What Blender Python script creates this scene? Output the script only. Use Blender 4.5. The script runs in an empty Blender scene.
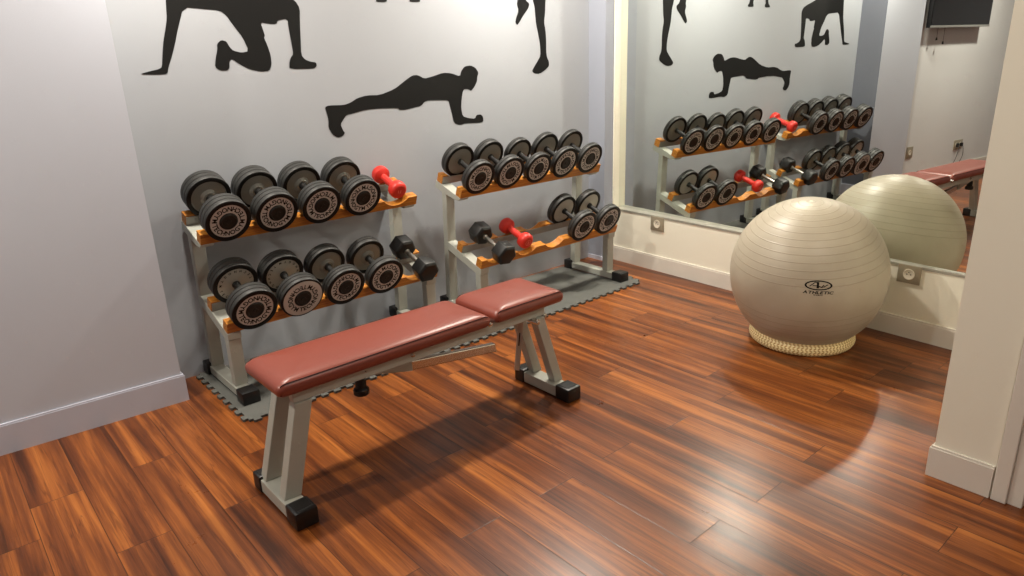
import bpy, bmesh, math, random
from mathutils import Vector, Matrix, Euler
random.seed(7)
PI = math.pi
SC = bpy.context.scene
COL = SC.collection

# ------------------------------------------------------------------ helpers
def new_bm(): return bmesh.new()

def add_mesh(bm, verts, faces):
    vs = [bm.verts.new(v) for v in verts]
    for f in faces:
        try: bm.faces.new([vs[i] for i in f])
        except ValueError: pass
    return vs

def add_box(bm, lo, hi, bev=0.0, seg=2, M=None):
    t = bmesh.new()
    bmesh.ops.create_cube(t, size=1.0)
    s = [hi[i] - lo[i] for i in range(3)]; c = [(hi[i] + lo[i]) / 2 for i in range(3)]
    for v in t.verts: v.co = Vector((v.co[i] * s[i] + c[i] for i in range(3)))
    if bev > 0: bmesh.ops.bevel(t, geom=list(t.edges), offset=bev, segments=seg, profile=0.5, affect='EDGES')
    if M is not None: bmesh.ops.transform(t, matrix=M, verts=t.verts)
    join(bm, t)

def join(bm, t):
    t.verts.index_update()
    vs = [bm.verts.new(v.co) for v in t.verts]
    for f in t.faces:
        try:
            nf = bm.faces.new([vs[v.index] for v in f.verts]); nf.smooth = f.smooth
        except ValueError: pass
    t.free()

def add_hexa(bm, bot, top, bev=0.0):
    """solid between two 4-point loops"""
    t = bmesh.new()
    vs = [t.verts.new(p) for p in list(bot) + list(top)]
    for f in ((3, 2, 1, 0), (4, 5, 6, 7), (0, 1, 5, 4), (1, 2, 6, 5), (2, 3, 7, 6), (3, 0, 4, 7)):
        t.faces.new([vs[i] for i in f])
    bmesh.ops.recalc_face_normals(t, faces=t.faces)
    if bev > 0: bmesh.ops.bevel(t, geom=list(t.edges), offset=bev, segments=2, profile=0.5, affect='EDGES')
    join(bm, t)

def add_prism(bm, pts, a, b, fn, bev=0.0):
    """polygon pts (p,q) extruded from a to b; fn(p,q,t) -> xyz"""
    t = bmesh.new()
    A = [t.verts.new(fn(p, q, a)) for p, q in pts]; B = [t.verts.new(fn(p, q, b)) for p, q in pts]
    t.faces.new(A); t.faces.new(B[::-1])
    n = len(pts)
    for i in range(n): t.faces.new([A[i], B[i], B[(i + 1) % n], A[(i + 1) % n]])
    bmesh.ops.recalc_face_normals(t, faces=t.faces)
    if bev > 0: bmesh.ops.bevel(t, geom=list(t.edges), offset=bev, segments=1, profile=0.5, affect='EDGES')
    join(bm, t)

def add_lathe(bm, prof, seg=48, axis='Y', M=None, closed=False):
    rings = []
    for r, h in prof:
        if r < 1e-6:
            c = {'Y': (0, h, 0), 'Z': (0, 0, h)}[axis]; rings.append([c])
        else:
            rg = []
            for k in range(seg):
                a = 2 * PI * k / seg
                rg.append({'Y': (r * math.cos(a), h, r * math.sin(a)), 'Z': (r * math.cos(a), r * math.sin(a), h)}[axis])
            rings.append(rg)
    V = []
    for rg in rings:
        V.append([bm.verts.new(M @ Vector(p) if M is not None else p) for p in rg])
    pairs = list(zip(V[:-1], V[1:])) + ([(V[-1], V[0])] if closed else [])
    fs = []
    for A, B in pairs:
        for k in range(seg):
            k2 = (k + 1) % seg
            if len(A) == 1 and len(B) == 1: continue
            if len(A) == 1: f = [A[0], B[k], B[k2]]
            elif len(B) == 1: f = [A[k], B[0], A[k2]]
            else: f = [A[k], B[k], B[k2], A[k2]]
            fs.append(bm.faces.new(f))
    bmesh.ops.recalc_face_normals(bm, faces=fs)

def add_cyl(bm, p0, p1, r0, r1=None, seg=20, cap=True, ch=0.0):
    r1 = r0 if r1 is None else r1
    p0, p1 = Vector(p0), Vector(p1); d = p1 - p0; L = d.length
    q = Vector((0, 0, 1)).rotation_difference(d).to_matrix().to_4x4()
    M = Matrix.Translation(p0) @ q
    prof = [(r0, 0), (r1, L)]
    if ch > 0: prof = [(r0 - ch, 0), (r0, ch), (r1, L - ch), (r1 - ch, L)]
    if cap: prof = [(0, 0)] + prof + [(0, L)]
    add_lathe(bm, prof, seg, 'Z', M)

def add_tube(bm, pts, r, seg=8, closed=False):
    pts = [Vector(p) for p in pts]; n = len(pts); rings = []; prev = None
    for i, p in enumerate(pts):
        a = pts[(i - 1) % n] if (closed or i > 0) else p
        b = pts[(i + 1) % n] if (closed or i < n - 1) else p
        t = (b - a).normalized()
        if prev is None:
            u = t.orthogonal().normalized()
        else:
            u = (prev - t * prev.dot(t)).normalized()
        prev = u; w = t.cross(u)
        rings.append([bm.verts.new(p + (u * math.cos(2 * PI * k / seg) + w * math.sin(2 * PI * k / seg)) * r) for k in range(seg)])
    fs = []
    for i in range(n if closed else n - 1):
        A, B = rings[i], rings[(i + 1) % n]
        for k in range(seg): fs.append(bm.faces.new([A[k], A[(k + 1) % seg], B[(k + 1) % seg], B[k]]))
    if not closed: fs.append(bm.faces.new(rings[0][::-1])); fs.append(bm.faces.new(rings[-1]))
    bmesh.ops.recalc_face_normals(bm, faces=fs)

def obj(name, bm, mat, parent=None, smooth=True, angle=35, loc=None):
    me = bpy.data.meshes.new(name)
    if smooth:
        for f in bm.faces: f.smooth = True
    bm.to_mesh(me); bm.free()
    if smooth:
        try: me.set_sharp_from_angle(angle=math.radians(angle))
        except Exception: pass
    me.materials.append(mat)
    o = bpy.data.objects.new(name, me); COL.objects.link(o)
    if parent is not None: o.parent = parent
    if loc is not None: o.location = loc
    return o

def mesh_obj(name, me, parent, loc=(0, 0, 0), rot=(0, 0, 0)):
    o = bpy.data.objects.new(name, me); COL.objects.link(o); o.parent = parent; o.location = loc; o.rotation_euler = rot
    return o

def tag(o, label, cat, group=None):
    o['label'] = label; o['category'] = cat
    if group: o['group'] = group
    return o

def thing(name, label, cat, loc=(0, 0, 0), rot=(0, 0, 0), group=None):
    o = bpy.data.objects.new(name, None); COL.objects.link(o); o.empty_display_size = .05
    o.location = loc; o.rotation_euler = rot
    return tag(o, label, cat, group)

def struct(name, bm, mat, smooth=False):
    o = obj(name, bm, mat, smooth=smooth); o['kind'] = 'structure'; return o

# ------------------------------------------------------------------ materials
def srgb(r, g, b):
    def f(c):
        c /= 255.0
        return c / 12.92 if c <= .04045 else ((c + .055) / 1.055) ** 2.4
    return (f(r), f(g), f(b), 1)

def base_mat(name, col, rough=.5, metal=0.0, spec=.5, coat=0.0):
    m = bpy.data.materials.new(name); m.use_nodes = True
    b = m.node_tree.nodes['Principled BSDF']
    b.inputs['Base Color'].default_value = col; b.inputs['Roughness'].default_value = rough
    b.inputs['Metallic'].default_value = metal; b.inputs['Specular IOR Level'].default_value = spec
    b.inputs['Coat Weight'].default_value = coat; b.inputs['Coat Roughness'].default_value = .12
    return m

def N(m, t, **kw):
    n = m.node_tree.nodes.new(t)
    for k, v in kw.items(): setattr(n, k, v)
    return n
def LK(m, a, b): m.node_tree.links.new(a, b)
def B(m): return m.node_tree.nodes['Principled BSDF']

def noise_mat(name, c1, c2, scale, rough=.5, metal=0, bump=.1, bscale=None, bdist=.001, spec=.5, detail=4, coat=0.0, rvar=0.0):
    m = base_mat(name, c1, rough, metal, spec, coat)
    tc = N(m, 'ShaderNodeTexCoord')
    n = N(m, 'ShaderNodeTexNoise'); n.inputs['Scale'].default_value = scale; n.inputs['Detail'].default_value = detail
    LK(m, tc.outputs['Object'], n.inputs['Vector'])
    mx = N(m, 'ShaderNodeMix', data_type='RGBA'); mx.inputs[6].default_value = c1; mx.inputs[7].default_value = c2
    LK(m, n.outputs['Fac'], mx.inputs[0]); LK(m, mx.outputs[2], B(m).inputs['Base Color'])
    if rvar > 0:
        mr = N(m, 'ShaderNodeMapRange'); mr.inputs[3].default_value = rough - rvar; mr.inputs[4].default_value = rough + rvar
        LK(m, n.outputs['Fac'], mr.inputs[0]); LK(m, mr.outputs[0], B(m).inputs['Roughness'])
    if bump > 0:
        n2 = N(m, 'ShaderNodeTexNoise'); n2.inputs['Scale'].default_value = bscale or scale * 4; n2.inputs['Detail'].default_value = 3
        LK(m, tc.outputs['Object'], n2.inputs['Vector'])
        bp = N(m, 'ShaderNodeBump'); bp.inputs['Strength'].default_value = bump; bp.inputs['Distance'].default_value = bdist
        LK(m, n2.outputs['Fac'], bp.inputs['Height']); LK(m, bp.outputs['Normal'], B(m).inputs['Normal'])
    return m

M_wall = noise_mat('paint_lavender_grey', srgb(160, 164, 170), srgb(154, 158, 165), 2.5, .55, bump=.22, bscale=260, bdist=.0012)
M_jut = noise_mat('paint_pale_lavender', srgb(186, 191, 202), srgb(181, 186, 197), 2.0, .55, bump=.18, bscale=240, bdist=.0012)
M_side = noise_mat('side_dark_blue_grey', srgb(112, 116, 127), srgb(106, 110, 121), 3.0, .55, bump=.2, bscale=200)
M_far = noise_mat('paint_light_grey', srgb(216, 217, 217), srgb(210, 211, 212), 3.0, .55, bump=.2, bscale=200)
M_chase = noise_mat('paint_blue_grey', srgb(152, 157, 169), srgb(146, 151, 163), 3.0, .5, bump=.2, bscale=200)
M_cream = noise_mat('paint_white', srgb(236, 233, 217), srgb(231, 228, 211), 3.0, .5, bump=.15, bscale=220)
M_trimw = noise_mat('trim_white', srgb(222, 217, 206), srgb(214, 209, 199), 6.0, .38, bump=.06, bscale=90)
M_triml = noise_mat('trim_lavender', srgb(186, 189, 202), srgb(180, 183, 196), 6.0, .4, bump=.06, bscale=90)
M_ceil = base_mat('ceiling_white', srgb(225, 222, 215), .8)
M_steel = noise_mat('grey_painted_steel', srgb(176, 178, 169), srgb(166, 168, 160), 14, .34, bump=.05, bscale=300, bdist=.0004, spec=.5, rvar=.06)
M_plate = noise_mat('grey_steel_plate', srgb(150, 150, 146), srgb(136, 136, 132), 20, .35, metal=.3, bump=.04)
M_cap = noise_mat('black_rubber_foot', srgb(6, 6, 7), srgb(14, 14, 15), 30, .40, bump=.2, bscale=120)
M_rubber = noise_mat('dark_grey_rubber', srgb(50, 50, 49), srgb(36, 36, 35), 24, .5, bump=.12, bscale=300, bdist=.0005)
M_rim = base_mat('black_rubber', srgb(9, 9, 10), .5, spec=.3)
M_face = noise_mat('pale_disc_face', srgb(200, 197, 195), srgb(184, 181, 179), 22, .45, bump=.03)
M_inner = noise_mat('grey_disc_face', srgb(140, 140, 134), srgb(124, 124, 119), 18, .36, metal=.25, bump=.03)
M_inner_l = noise_mat('worn_silver_disc_face', srgb(184, 183, 176), srgb(165, 163, 155), 18, .36, metal=.35, bump=.03)
M_blk = noise_mat('black_plastic', srgb(7, 7, 7), srgb(14, 13, 12), 40, .5, bump=.05)
M_ink = base_mat('black_ink', srgb(6, 6, 7), .55, spec=.25)
M_hex = noise_mat('black_hex_rubber', srgb(12, 12, 12), srgb(24, 24, 24), 30, .42, bump=.3, bscale=180, bdist=.0008)
M_chrome = base_mat('chrome', srgb(205, 203, 198), .22, 1.0)
M_satin = base_mat('satin_steel', srgb(200, 200, 194), .35, .35)
M_chrome_k = noise_mat('knurled_chrome', srgb(190, 186, 178), srgb(150, 147, 140), 300, .3, metal=1.0, bump=.5, bscale=700, bdist=.0006)
M_alu = noise_mat('dull_aluminium', srgb(186, 184, 172), srgb(174, 172, 162), 40, .38, metal=.5, bump=.03)
M_red = noise_mat('red_vinyl', srgb(205, 48, 38), srgb(192, 40, 32), 12, .42, bump=.1, bscale=300, bdist=.0005)
M_redm = base_mat('faded_red_mark', srgb(235, 130, 118), .5)
M_mat = noise_mat('grey_foam_mat', srgb(90, 91, 87), srgb(76, 77, 74), 12, .8, bump=.5, bscale=160, bdist=.0015)
M_decal = base_mat('black_vinyl_decal', srgb(7, 7, 7), .6, spec=.25)
M_brass = noise_mat('brushed_nickel', srgb(168, 159, 138), srgb(152, 143, 124), 50, .35, metal=.35, bump=.03)
M_sock = base_mat('socket_cream', srgb(214, 206, 188), .4)
M_dark = base_mat('socket_hole', srgb(18, 16, 15), .6)
M_screen = base_mat('tv_glass', srgb(10, 10, 11), .08, spec=.6)
M_tvb = base_mat('tv_bezel', srgb(22, 22, 24), .3)
M_door = base_mat('door_paint', srgb(214, 206, 192), .45)
M_emit = bpy.data.materials.new('lamp_glow'); M_emit.use_nodes = True
B(M_emit).inputs['Emission Color'].default_value = (1, .86, .68, 1); B(M_emit).inputs['Emission Strength'].default_value = 8
M_mirror = base_mat('mirror_silver', (.80, .83, .79, 1), .0, 1.0)

def wood_rail_mat():
    m = base_mat('orange_beech_wood', srgb(190, 112, 40), .42, spec=.45)
    tc = N(m, 'ShaderNodeTexCoord'); mp = N(m, 'ShaderNodeMapping'); mp.inputs['Scale'].default_value = (3, 40, 60)
    LK(m, tc.outputs['Object'], mp.inputs['Vector'])
    n = N(m, 'ShaderNodeTexNoise'); n.inputs['Scale'].default_value = 2.2; n.inputs['Detail'].default_value = 5; n.inputs['Distortion'].default_value = .6
    LK(m, mp.outputs[0], n.inputs['Vector'])
    r = N(m, 'ShaderNodeValToRGB'); e = r.color_ramp.elements
    e[0].position = .3; e[0].color = srgb(150, 88, 26); e[1].position = .7; e[1].color = srgb(206, 138, 52)
    LK(m, n.outputs['Fac'], r.inputs[0]); LK(m, r.outputs[0], B(m).inputs['Base Color'])
    return m
M_wood = wood_rail_mat()

def vinyl_mat():
    m = noise_mat('brick_red_vinyl', srgb(134, 65, 51), srgb(123, 57, 44), 5, .36, bump=.18, bscale=420, bdist=.0006, spec=.5, rvar=.05)
    return m
M_vinyl = vinyl_mat()
M_seam = base_mat('dark_stitching', srgb(44, 16, 18), .7, spec=.2)

def floor_mat():
    m = base_mat('laminate_walnut', srgb(150, 80, 40), .3, spec=.36)
    at = N(m, 'ShaderNodeAttribute', attribute_name='plank')      # r,g = random per plank, b unused
    uv = N(m, 'ShaderNodeUVMap'); uv.uv_map = 'UVMap'              # u across the plank in m, v along it in m
    sep = N(m, 'ShaderNodeSeparateXYZ'); LK(m, uv.outputs[0], sep.inputs[0])
    sa = N(m, 'ShaderNodeSeparateXYZ'); LK(m, at.outputs['Vector'], sa.inputs[0])
    def math_(op, a, b=None, c=None):
        n = N(m, 'ShaderNodeMath', operation=op)
        for i, x in enumerate((a, b, c)):
            if x is None: continue
            if isinstance(x, (int, float)): n.inputs[i].default_value = x
            else: LK(m, x, n.inputs[i])
        return n.outputs[0]
    ru = math_('MULTIPLY', sa.outputs[0], 31.0); rv = math_('MULTIPLY', sa.outputs[1], 47.0)
    def vec(su, sv, zoff):
        c = N(m, 'ShaderNodeCombineXYZ')
        LK(m, math_('MULTIPLY_ADD', sep.outputs[0], su, ru), c.inputs[0]); LK(m, math_('MULTIPLY_ADD', sep.outputs[1], sv, rv), c.inputs[1]); c.inputs[2].default_value = zoff
        return c.outputs[0]
    def noise(v, sc, det, dist=0.0, rough=.5):
        n = N(m, 'ShaderNodeTexNoise'); n.inputs['Scale'].default_value = sc; n.inputs['Detail'].default_value = det
        n.inputs['Distortion'].default_value = dist; n.inputs['Roughness'].default_value = rough; LK(m, v, n.inputs['Vector']); return n.outputs['Fac']
    big = noise(vec(16, .62, 0), 1.0, 2, .2)          # broad soft dark bands
    mid = noise(vec(58, 1.5, 3), 1.0, 4, .7, .6)       # grain lines
    fine = noise(vec(260, 9, 7), 1.0, 3, .3)
    s = math_('MULTIPLY', big, .60); s = math_('MULTIPLY_ADD', mid, .30, s); s = math_('MULTIPLY_ADD', fine, .10, s)
    s = math_('ADD', s, math_('MULTIPLY_ADD', sa.outputs[2], .05, -.025))
    r = N(m, 'ShaderNodeValToRGB'); e = r.color_ramp.elements
    e[0].position = .36; e[0].color = srgb(60, 30, 15)
    e[1].position = .66; e[1].color = srgb(168, 102, 46)
    for p, c in ((.43, srgb(92, 47, 21)), (.49, srgb(108, 58, 26)), (.56, srgb(137, 77, 33))):
        x = e.new(p); x.color = c
    LK(m, s, r.inputs[0])
    # dark vein lines
    wv = math_('ABSOLUTE', math_('SUBTRACT', noise(vec(28, 1.0, 11), 1.0, 3, .8), .5))
    vein = N(m, 'ShaderNodeMapRange'); vein.inputs[1].default_value = 0.0; vein.inputs[2].default_value = .022; vein.inputs[3].default_value = .55; vein.inputs[4].default_value = 0
    LK(m, wv, vein.inputs[0])
    mx = N(m, 'ShaderNodeMix', data_type='RGBA'); LK(m, vein.outputs[0], mx.inputs[0]); LK(m, r.outputs[0], mx.inputs[6]); mx.inputs[7].default_value = srgb(70, 34, 16)
    # seams
    uv2 = N(m, 'ShaderNodeUVMap'); uv2.uv_map = 'edge'            # distance fields: u in [0,W], v in [0,L]
    s2 = N(m, 'ShaderNodeSeparateXYZ'); LK(m, uv2.outputs[0], s2.inputs[0])
    eu = math_('MINIMUM', s2.outputs[0], math_('SUBTRACT', PW, s2.outputs[0]))
    ev = math_('MINIMUM', s2.outputs[1], math_('SUBTRACT', PL, s2.outputs[1]))
    ed = math_('MINIMUM', eu, ev)
    sm = N(m, 'ShaderNodeMapRange'); sm.inputs[1].default_value = .0006; sm.inputs[2].default_value = .0022; sm.inputs[3].default_value = .8; sm.inputs[4].default_value = 0
    LK(m, ed, sm.inputs[0])
    mx2 = N(m, 'ShaderNodeMix', data_type='RGBA'); LK(m, sm.outputs[0], mx2.inputs[0]); LK(m, mx.outputs[2], mx2.inputs[6]); mx2.inputs[7].default_value = srgb(40, 18, 10)
    LK(m, mx2.outputs[2], B(m).inputs['Base Color'])
    rg = N(m, 'ShaderNodeMapRange'); rg.inputs[3].default_value = .24; rg.inputs[4].default_value = .34
    tc = N(m, 'ShaderNodeTexCoord'); sn = N(m, 'ShaderNodeTexNoise'); sn.inputs['Scale'].default_value = 3; sn.inputs['Detail'].default_value = 8
    sn.inputs['Roughness'].default_value = .75
    LK(m, tc.outputs['Object'], sn.inputs['Vector']); LK(m, sn.outputs['Fac'], rg.inputs[0]); LK(m, rg.outputs[0], B(m).inputs['Roughness'])
    bp = N(m, 'ShaderNodeBump'); bp.inputs['Strength'].default_value = .25; bp.inputs['Distance'].default_value = .0008
    h = math_('MULTIPLY_ADD', sm.outputs[0], -1.5, math_('MULTIPLY', fine, .6)); LK(m, h, bp.inputs['Height']); LK(m, bp.outputs['Normal'], B(m).inputs['Normal'])
    return m

PW, PL = .1715, 1.03

def ball_mat():
    m = base_mat('pearl_grey_pvc', srgb(176, 166, 145), .40, spec=.45)
    tc = N(m, 'ShaderNodeTexCoord'); sp = N(m, 'ShaderNodeSeparateXYZ'); LK(m, tc.outputs['Object'], sp.inputs[0])
    def math_(op, a, b=None):
        n = N(m, 'ShaderNodeMath', operation=op)
        for i, x in enumerate((a, b)):
            if x is None: continue
            if isinstance(x, (int, float)): n.inputs[i].default_value = x
            else: LK(m, x, n.inputs[i])
        return n.outputs[0]
    # latitude in degrees
    lat = math_('MULTIPLY', math_('ARCSINE', math_('MULTIPLY', sp.outputs[2], 1 / .3800)), 180 / PI)
    al = math_('ABSOLUTE', lat)
    fr = math_('FRACT', math_('DIVIDE', al, 5.6)); d = math_('ABSOLUTE', math_('SUBTRACT', fr, .5))
    ln = N(m, 'ShaderNodeMapRange'); ln.inputs[1].default_value = .02; ln.inputs[2].default_value = .085; ln.inputs[3].default_value = 1; ln.inputs[4].default_value = 0
    LK(m, d, ln.inputs[0])
    gate = math_('GREATER_THAN', al, 11.5)
    line = math_('MULTIPLY', ln.outputs[0], gate)
    ns = N(m, 'ShaderNodeTexNoise'); ns.inputs['Scale'].default_value = 7; ns.inputs['Detail'].default_value = 6; LK(m, tc.outputs['Object'], ns.inputs['Vector'])
    c = N(m, 'ShaderNodeMix', data_type='RGBA'); c.inputs[6].default_value = srgb(182, 173, 154); c.inputs[7].default_value = srgb(164, 154, 136); LK(m, ns.outputs['Fac'], c.inputs[0])
    c2 = N(m, 'ShaderNodeMix', data_type='RGBA'); LK(m, math_('MULTIPLY', line, .38), c2.inputs[0]); LK(m, c.outputs[2], c2.inputs[6]); c2.inputs[7].default_value = srgb(134, 122, 100)
    LK(m, c2.outputs[2], B(m).inputs['Base Color'])
    bp = N(m, 'ShaderNodeBump'); bp.inputs['Strength'].default_value = .6; bp.inputs['Distance'].default_value = .0012
    LK(m, line, bp.inputs['Height']); LK(m, bp.outputs['Normal'], B(m).inputs['Normal'])
    B(m).inputs['Sheen Weight'].default_value = .0
    return m

def straw_mat():
    m = base_mat('woven_straw', srgb(226, 202, 148), .6)
    at = N(m, 'ShaderNodeAttribute', attribute_name='weave')
    r = N(m, 'ShaderNodeValToRGB'); e = r.color_ramp.elements
    e[0].position = .2; e[0].color = srgb(178, 136, 74); e[1].position = .62; e[1].color = srgb(246, 230, 178)
    LK(m, at.outputs['Fac'], r.inputs[0]); LK(m, r.outputs[0], B(m).inputs['Base Color'])
    return m

# ------------------------------------------------------------------ room
def build_floor():
    bm = bmesh.new(); uvl = bm.loops.layers.uv.new('UVMap'); ue = bm.loops.layers.uv.new('edge')
    pl = bm.faces.layers.int.new('pid')
    X0, X1, Y0, Y1 = -3.2, 4.0, -3.0, 3.72
    off = {-1: 2.563, 0: 2.79, 1: 2.299, 2: 2.814, 3: 2.29, 4: 2.591, 5: 2.13, 6: 1.582, 7: 2.02, 8: 1.573, 9: 2.09, 10: 1.58, 11: 1.03,
           12: 1.547, 13: 2.07, 14: 1.54, 15: 1.711, 16: 2.23, 17: 1.42, 18: 2.197, -2: 2.2}
    rnd = random.Random(3); info = []
    k0 = math.floor((X0 - .066) / PW); k1 = math.ceil((X1 - .066) / PW)
    for k in range(k0, k1 + 1):
        xa = .066 + k * PW; xb = xa + PW
        j = off.get(k, rnd.uniform(0, PL))
        j0 = math.floor((Y0 - j) / PL); j1 = math.ceil((Y1 - j) / PL)
        for q in range(j0, j1):
            ya = j + q * PL; yb = ya + PL
            a, b, c, d = max(xa, X0), min(xb, X1), max(ya, Y0), min(yb, Y1)
            if a >= b or c >= d: continue
            vs = [bm.verts.new(p) for p in ((a, c, 0), (b, c, 0), (b, d, 0), (a, d, 0))]
            f = bm.faces.new(vs); f[pl] = len(info); info.append((rnd.random(), rnd.random(), rnd.random()))
            for lp, (x, y) in zip(f.loops, ((a, c), (b, c), (b, d), (a, d))):
                lp[uvl].uv = (x - xa, y - ya); lp[ue].uv = (x - xa, y - ya)
    pids = [f[pl] for f in bm.faces]
    me = bpy.data.meshes.new('floor'); bm.to_mesh(me); bm.free()
    at = me.attributes.new('plank', 'FLOAT_VECTOR', 'FACE')
    for i, p in enumerate(pids): at.data[i].vector = info[p]
    me.materials.append(floor_mat())
    o = bpy.data.objects.new('floor', me); COL.objects.link(o); o['kind'] = 'structure'
build_floor()

def boxes(name, mat, lst, bev=0.0):
    bm = new_bm()
    for lo, hi in lst: add_box(bm, lo, hi, bev)
    return struct(name, bm, mat)

H = 2.62
boxes('ceiling', M_ceil, [((-3.3, -3.1, H), (4.3, 3.8, H + .1))])
boxes('wall_back', M_wall, [((.70, 3.523, 0), (4.15, 3.75, H))])
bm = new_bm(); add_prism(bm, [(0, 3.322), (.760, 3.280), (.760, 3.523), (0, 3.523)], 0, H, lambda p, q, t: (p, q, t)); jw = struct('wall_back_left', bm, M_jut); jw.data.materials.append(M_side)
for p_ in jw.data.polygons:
    if p_.normal.x > .9: p_.material_index = 1  # right-hand side face gets a darker blue-grey than the front
boxes('wall_far_left', M_far, [((-3.2, 3.40, 0), (0, 3.75, H)), ((0, 3.523, 0), (.70, 3.75, H))])
boxes('wall_corner', M_chase, [((3.790, 3.370, 0), (3.90, 3.523, H))])
boxes('wall_left', M_jut, [((-3.3, -3.0, 0), (-3.2, 3.75, H))])
boxes('wall_front', M_jut, [((-3.2, -3.1, 0), (2.6, -3.0, H))])
# right wall: low panel with a ledge under the recessed mirror, strip beside the mirror, backing behind it
def wx(y): return 3.880 + (y - 3.354) * .0396
def wall_prism(bm, ya, yb, z0, z1, d0=0.0, d1=.25):
    pts = [(wx(ya) - d0, ya), (wx(yb) - d0, yb), (wx(yb) + d1, yb), (wx(ya) + d1, ya)]
    add_prism(bm, pts, z0, z1, lambda p, q, t: (p, q, t))
bm = new_bm()
wall_prism(bm, .60, 3.389, 0, .384)
wall_prism(bm, 3.363, 3.389, .384, H)
wall_prism(bm, .60, 3.363, .384, H, -.11)
wall_prism(bm, 3.389, 3.55, 0, H, -.03)
struct('wall_right', bm, M_cream)
bm = new_bm(); wall_prism(bm, .68, 3.360, 0, .098, .012, .0)
wall_prism(bm, .68, 3.360, .098, .108, .009, .0)
struct('baseboard_right', bm, M_trimw)
bm = new_bm(); wall_prism(bm, .68, 3.3615, .3842, .391, .004, .105)
wall_prism(bm, .68, 3.3615, .378, .3842, .004, -.0005)
struct('trim_1', bm, M_alu)
# mirror, one tall sheet; plane measured from the reflections
yaw, tilt, moff = -.0582, -.0001, 3.7393
mn = Vector((math.cos(yaw) * math.cos(tilt), math.sin(yaw) * math.cos(tilt), math.sin(tilt)))
def mx_(y, z): return (moff - mn.y * y - mn.z * z) / mn.x
bm = new_bm()
ya, yb, z0, z1 = .70, 3.3615, .3915, 2.45
def quad(d): return [(mx_(ya, z0) + d, ya, z0), (mx_(yb, z0) + d, yb, z0), (mx_(yb, z1) + d, yb, z1), (mx_(ya, z1) + d, ya, z1)]
add_hexa(bm, quad(0), quad(.006))
mir = obj('wall_mirror', bm, M_mirror, smooth=False)
tag(mir, 'tall mirror on the right wall reflecting racks, bench and ball', 'mirror')

def jy(x): return 3.322 - .0552 * x
bm = new_bm()
for d, z0_, z1_ in ((.012, 0, .125), (.009, .125, .132)):
    add_prism(bm, [(0, jy(0) - d), (.760 + d, jy(.760) - d), (.760 + d, 3.523), (.755, 3.523), (.755, jy(.755) + .002), (0, jy(0) + .002)], z0_, z1_, lambda p, q, t: (p, q, t))
struct('baseboard_back_left', bm, M_triml)
boxes('baseboard_far_left', M_trimw, [((-3.2, 3.388, 0), (-.002, 3.401, .11))])
boxes('baseboard_corner', M_triml, [((3.7925, 3.3645, 0), (3.88, 3.372, .03)), ((3.784, 3.364, 0), (3.792, 3.523, .03))])

# partition end on the right with skirting, then door casing
boxes('wall_front_right', M_cream, [((2.546, .50, 0), (4.1, .690, H)), ((2.62, -3.0, 0), (2.72, -.52, H)), ((2.62, -.52, 2.08), (2.72, .50, H)), ((2.64, .32, 0), (2.74, .50, 2.1))])
boxes('baseboard_front_right', M_trimw, [((2.534, .502, 0), (2.547, .702, .112)), ((2.538, .502, .112), (2.547, .698, .120)), ((2.5475, .689, 0), (3.76, .7015, .1115))])
boxes('trim_2', M_trimw, [((2.532, .452, 0), (2.62, .497, 2.12)), ((2.542, .408, 0), (2.62, .452, 2.10)), ((2.532, -.52, 2.08), (2.62, .497, 2.16)), ((2.532, -.60, 0), (2.62, -.52, 2.16))], .003)
bm = new_bm(); add_box(bm, (2.58, -.51, .01), (2.62, .405, 2.07), .003)
d1 = obj('door_1', bm, M_door, smooth=False); d1['kind'] = 'structure'
bm = new_bm(); add_cyl(bm, (2.58, -.43, 1.02), (2.53, -.43, 1.02), .012); add_cyl(bm, (2.535, -.44, 1.02), (2.535, -.32, 1.02), .009)
obj('door_handle', bm, M_chrome, d1)

# ------------------------------------------------------------------ interlocking mats
def teeth(p0, p1, n, outward, amp=.021):
    """jigsaw edge from p0 to p1 with n tabs; outward is a unit normal"""
    p0, p1, o = Vector(p0), Vector(p1), Vector(outward); d = (p1 - p0); out = []
    for i in range(n):
        s = d / n; a = p0 + s * i
        for f, h in ((.0, -.5), (.27, -.5), (.22, .3), (.30, .5), (.70, .5), (.78, .3), (.73, -.5), (1.0, -.5)):
            out.append(a + s * f + o * (amp * h))
    return out
def mat_tile(label, x0, x1, left, right_cut):
    y0, y1 = 2.838, 3.508
    q = .0105
    P = teeth((x0 + (q if left else 0), y0), (x1 - (q if right_cut else 0), y0), round((x1 - x0) / .066), (0, -1))
    if right_cut:
        P += teeth((x1, y0 + q), (x1 + .035, 2.985), 2, (1, 0)) + [Vector((3.47, 3.03)), Vector((3.45, 3.47)), Vector((x0, y1))]
    else:
        P += [Vector((x1, y1))]
    if left: P += teeth((x0, y1), (x0, y0 + q), 9, (-1, 0))
    pts = []
    for p in P:
        if not pts or (Vector(pts[-1]) - p).length > .0005: pts.append((p.x, p.y))
    bm = new_bm(); add_prism(bm, pts, 0.0005, .012, lambda p, q, t: (p, q, t))
    tag(obj('floor_mat', bm, M_mat, smooth=False), label, 'mat', 'grey interlocking mats under the dumbbell racks')
mat_tile('grey jigsaw-edged foam mat under the left dumbbell rack, beside the pale wall', .885, 2.25, True, False)
mat_tile('grey jigsaw-edged foam mat under the right dumbbell rack, ending near the mirror wall', 2.2515, 3.57, False, True)

# ------------------------------------------------------------------ dumbbell racks
TS = math.radians(19.8)                       # shelf slope
CS, SN = math.cos(TS), math.sin(TS)
NOTCH = [.115 + .230 * i for i in range(5)]
RW = 1.168
SHELF = {'upper': (3.252, .765), 'lower': (3.097, .375)}     # front top edge of the front rail (y, z)
def shelf_pt(which, v, w):
    y, z = SHELF[which]; return (y + v * CS - w * SN, z + v * SN + w * CS)

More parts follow.
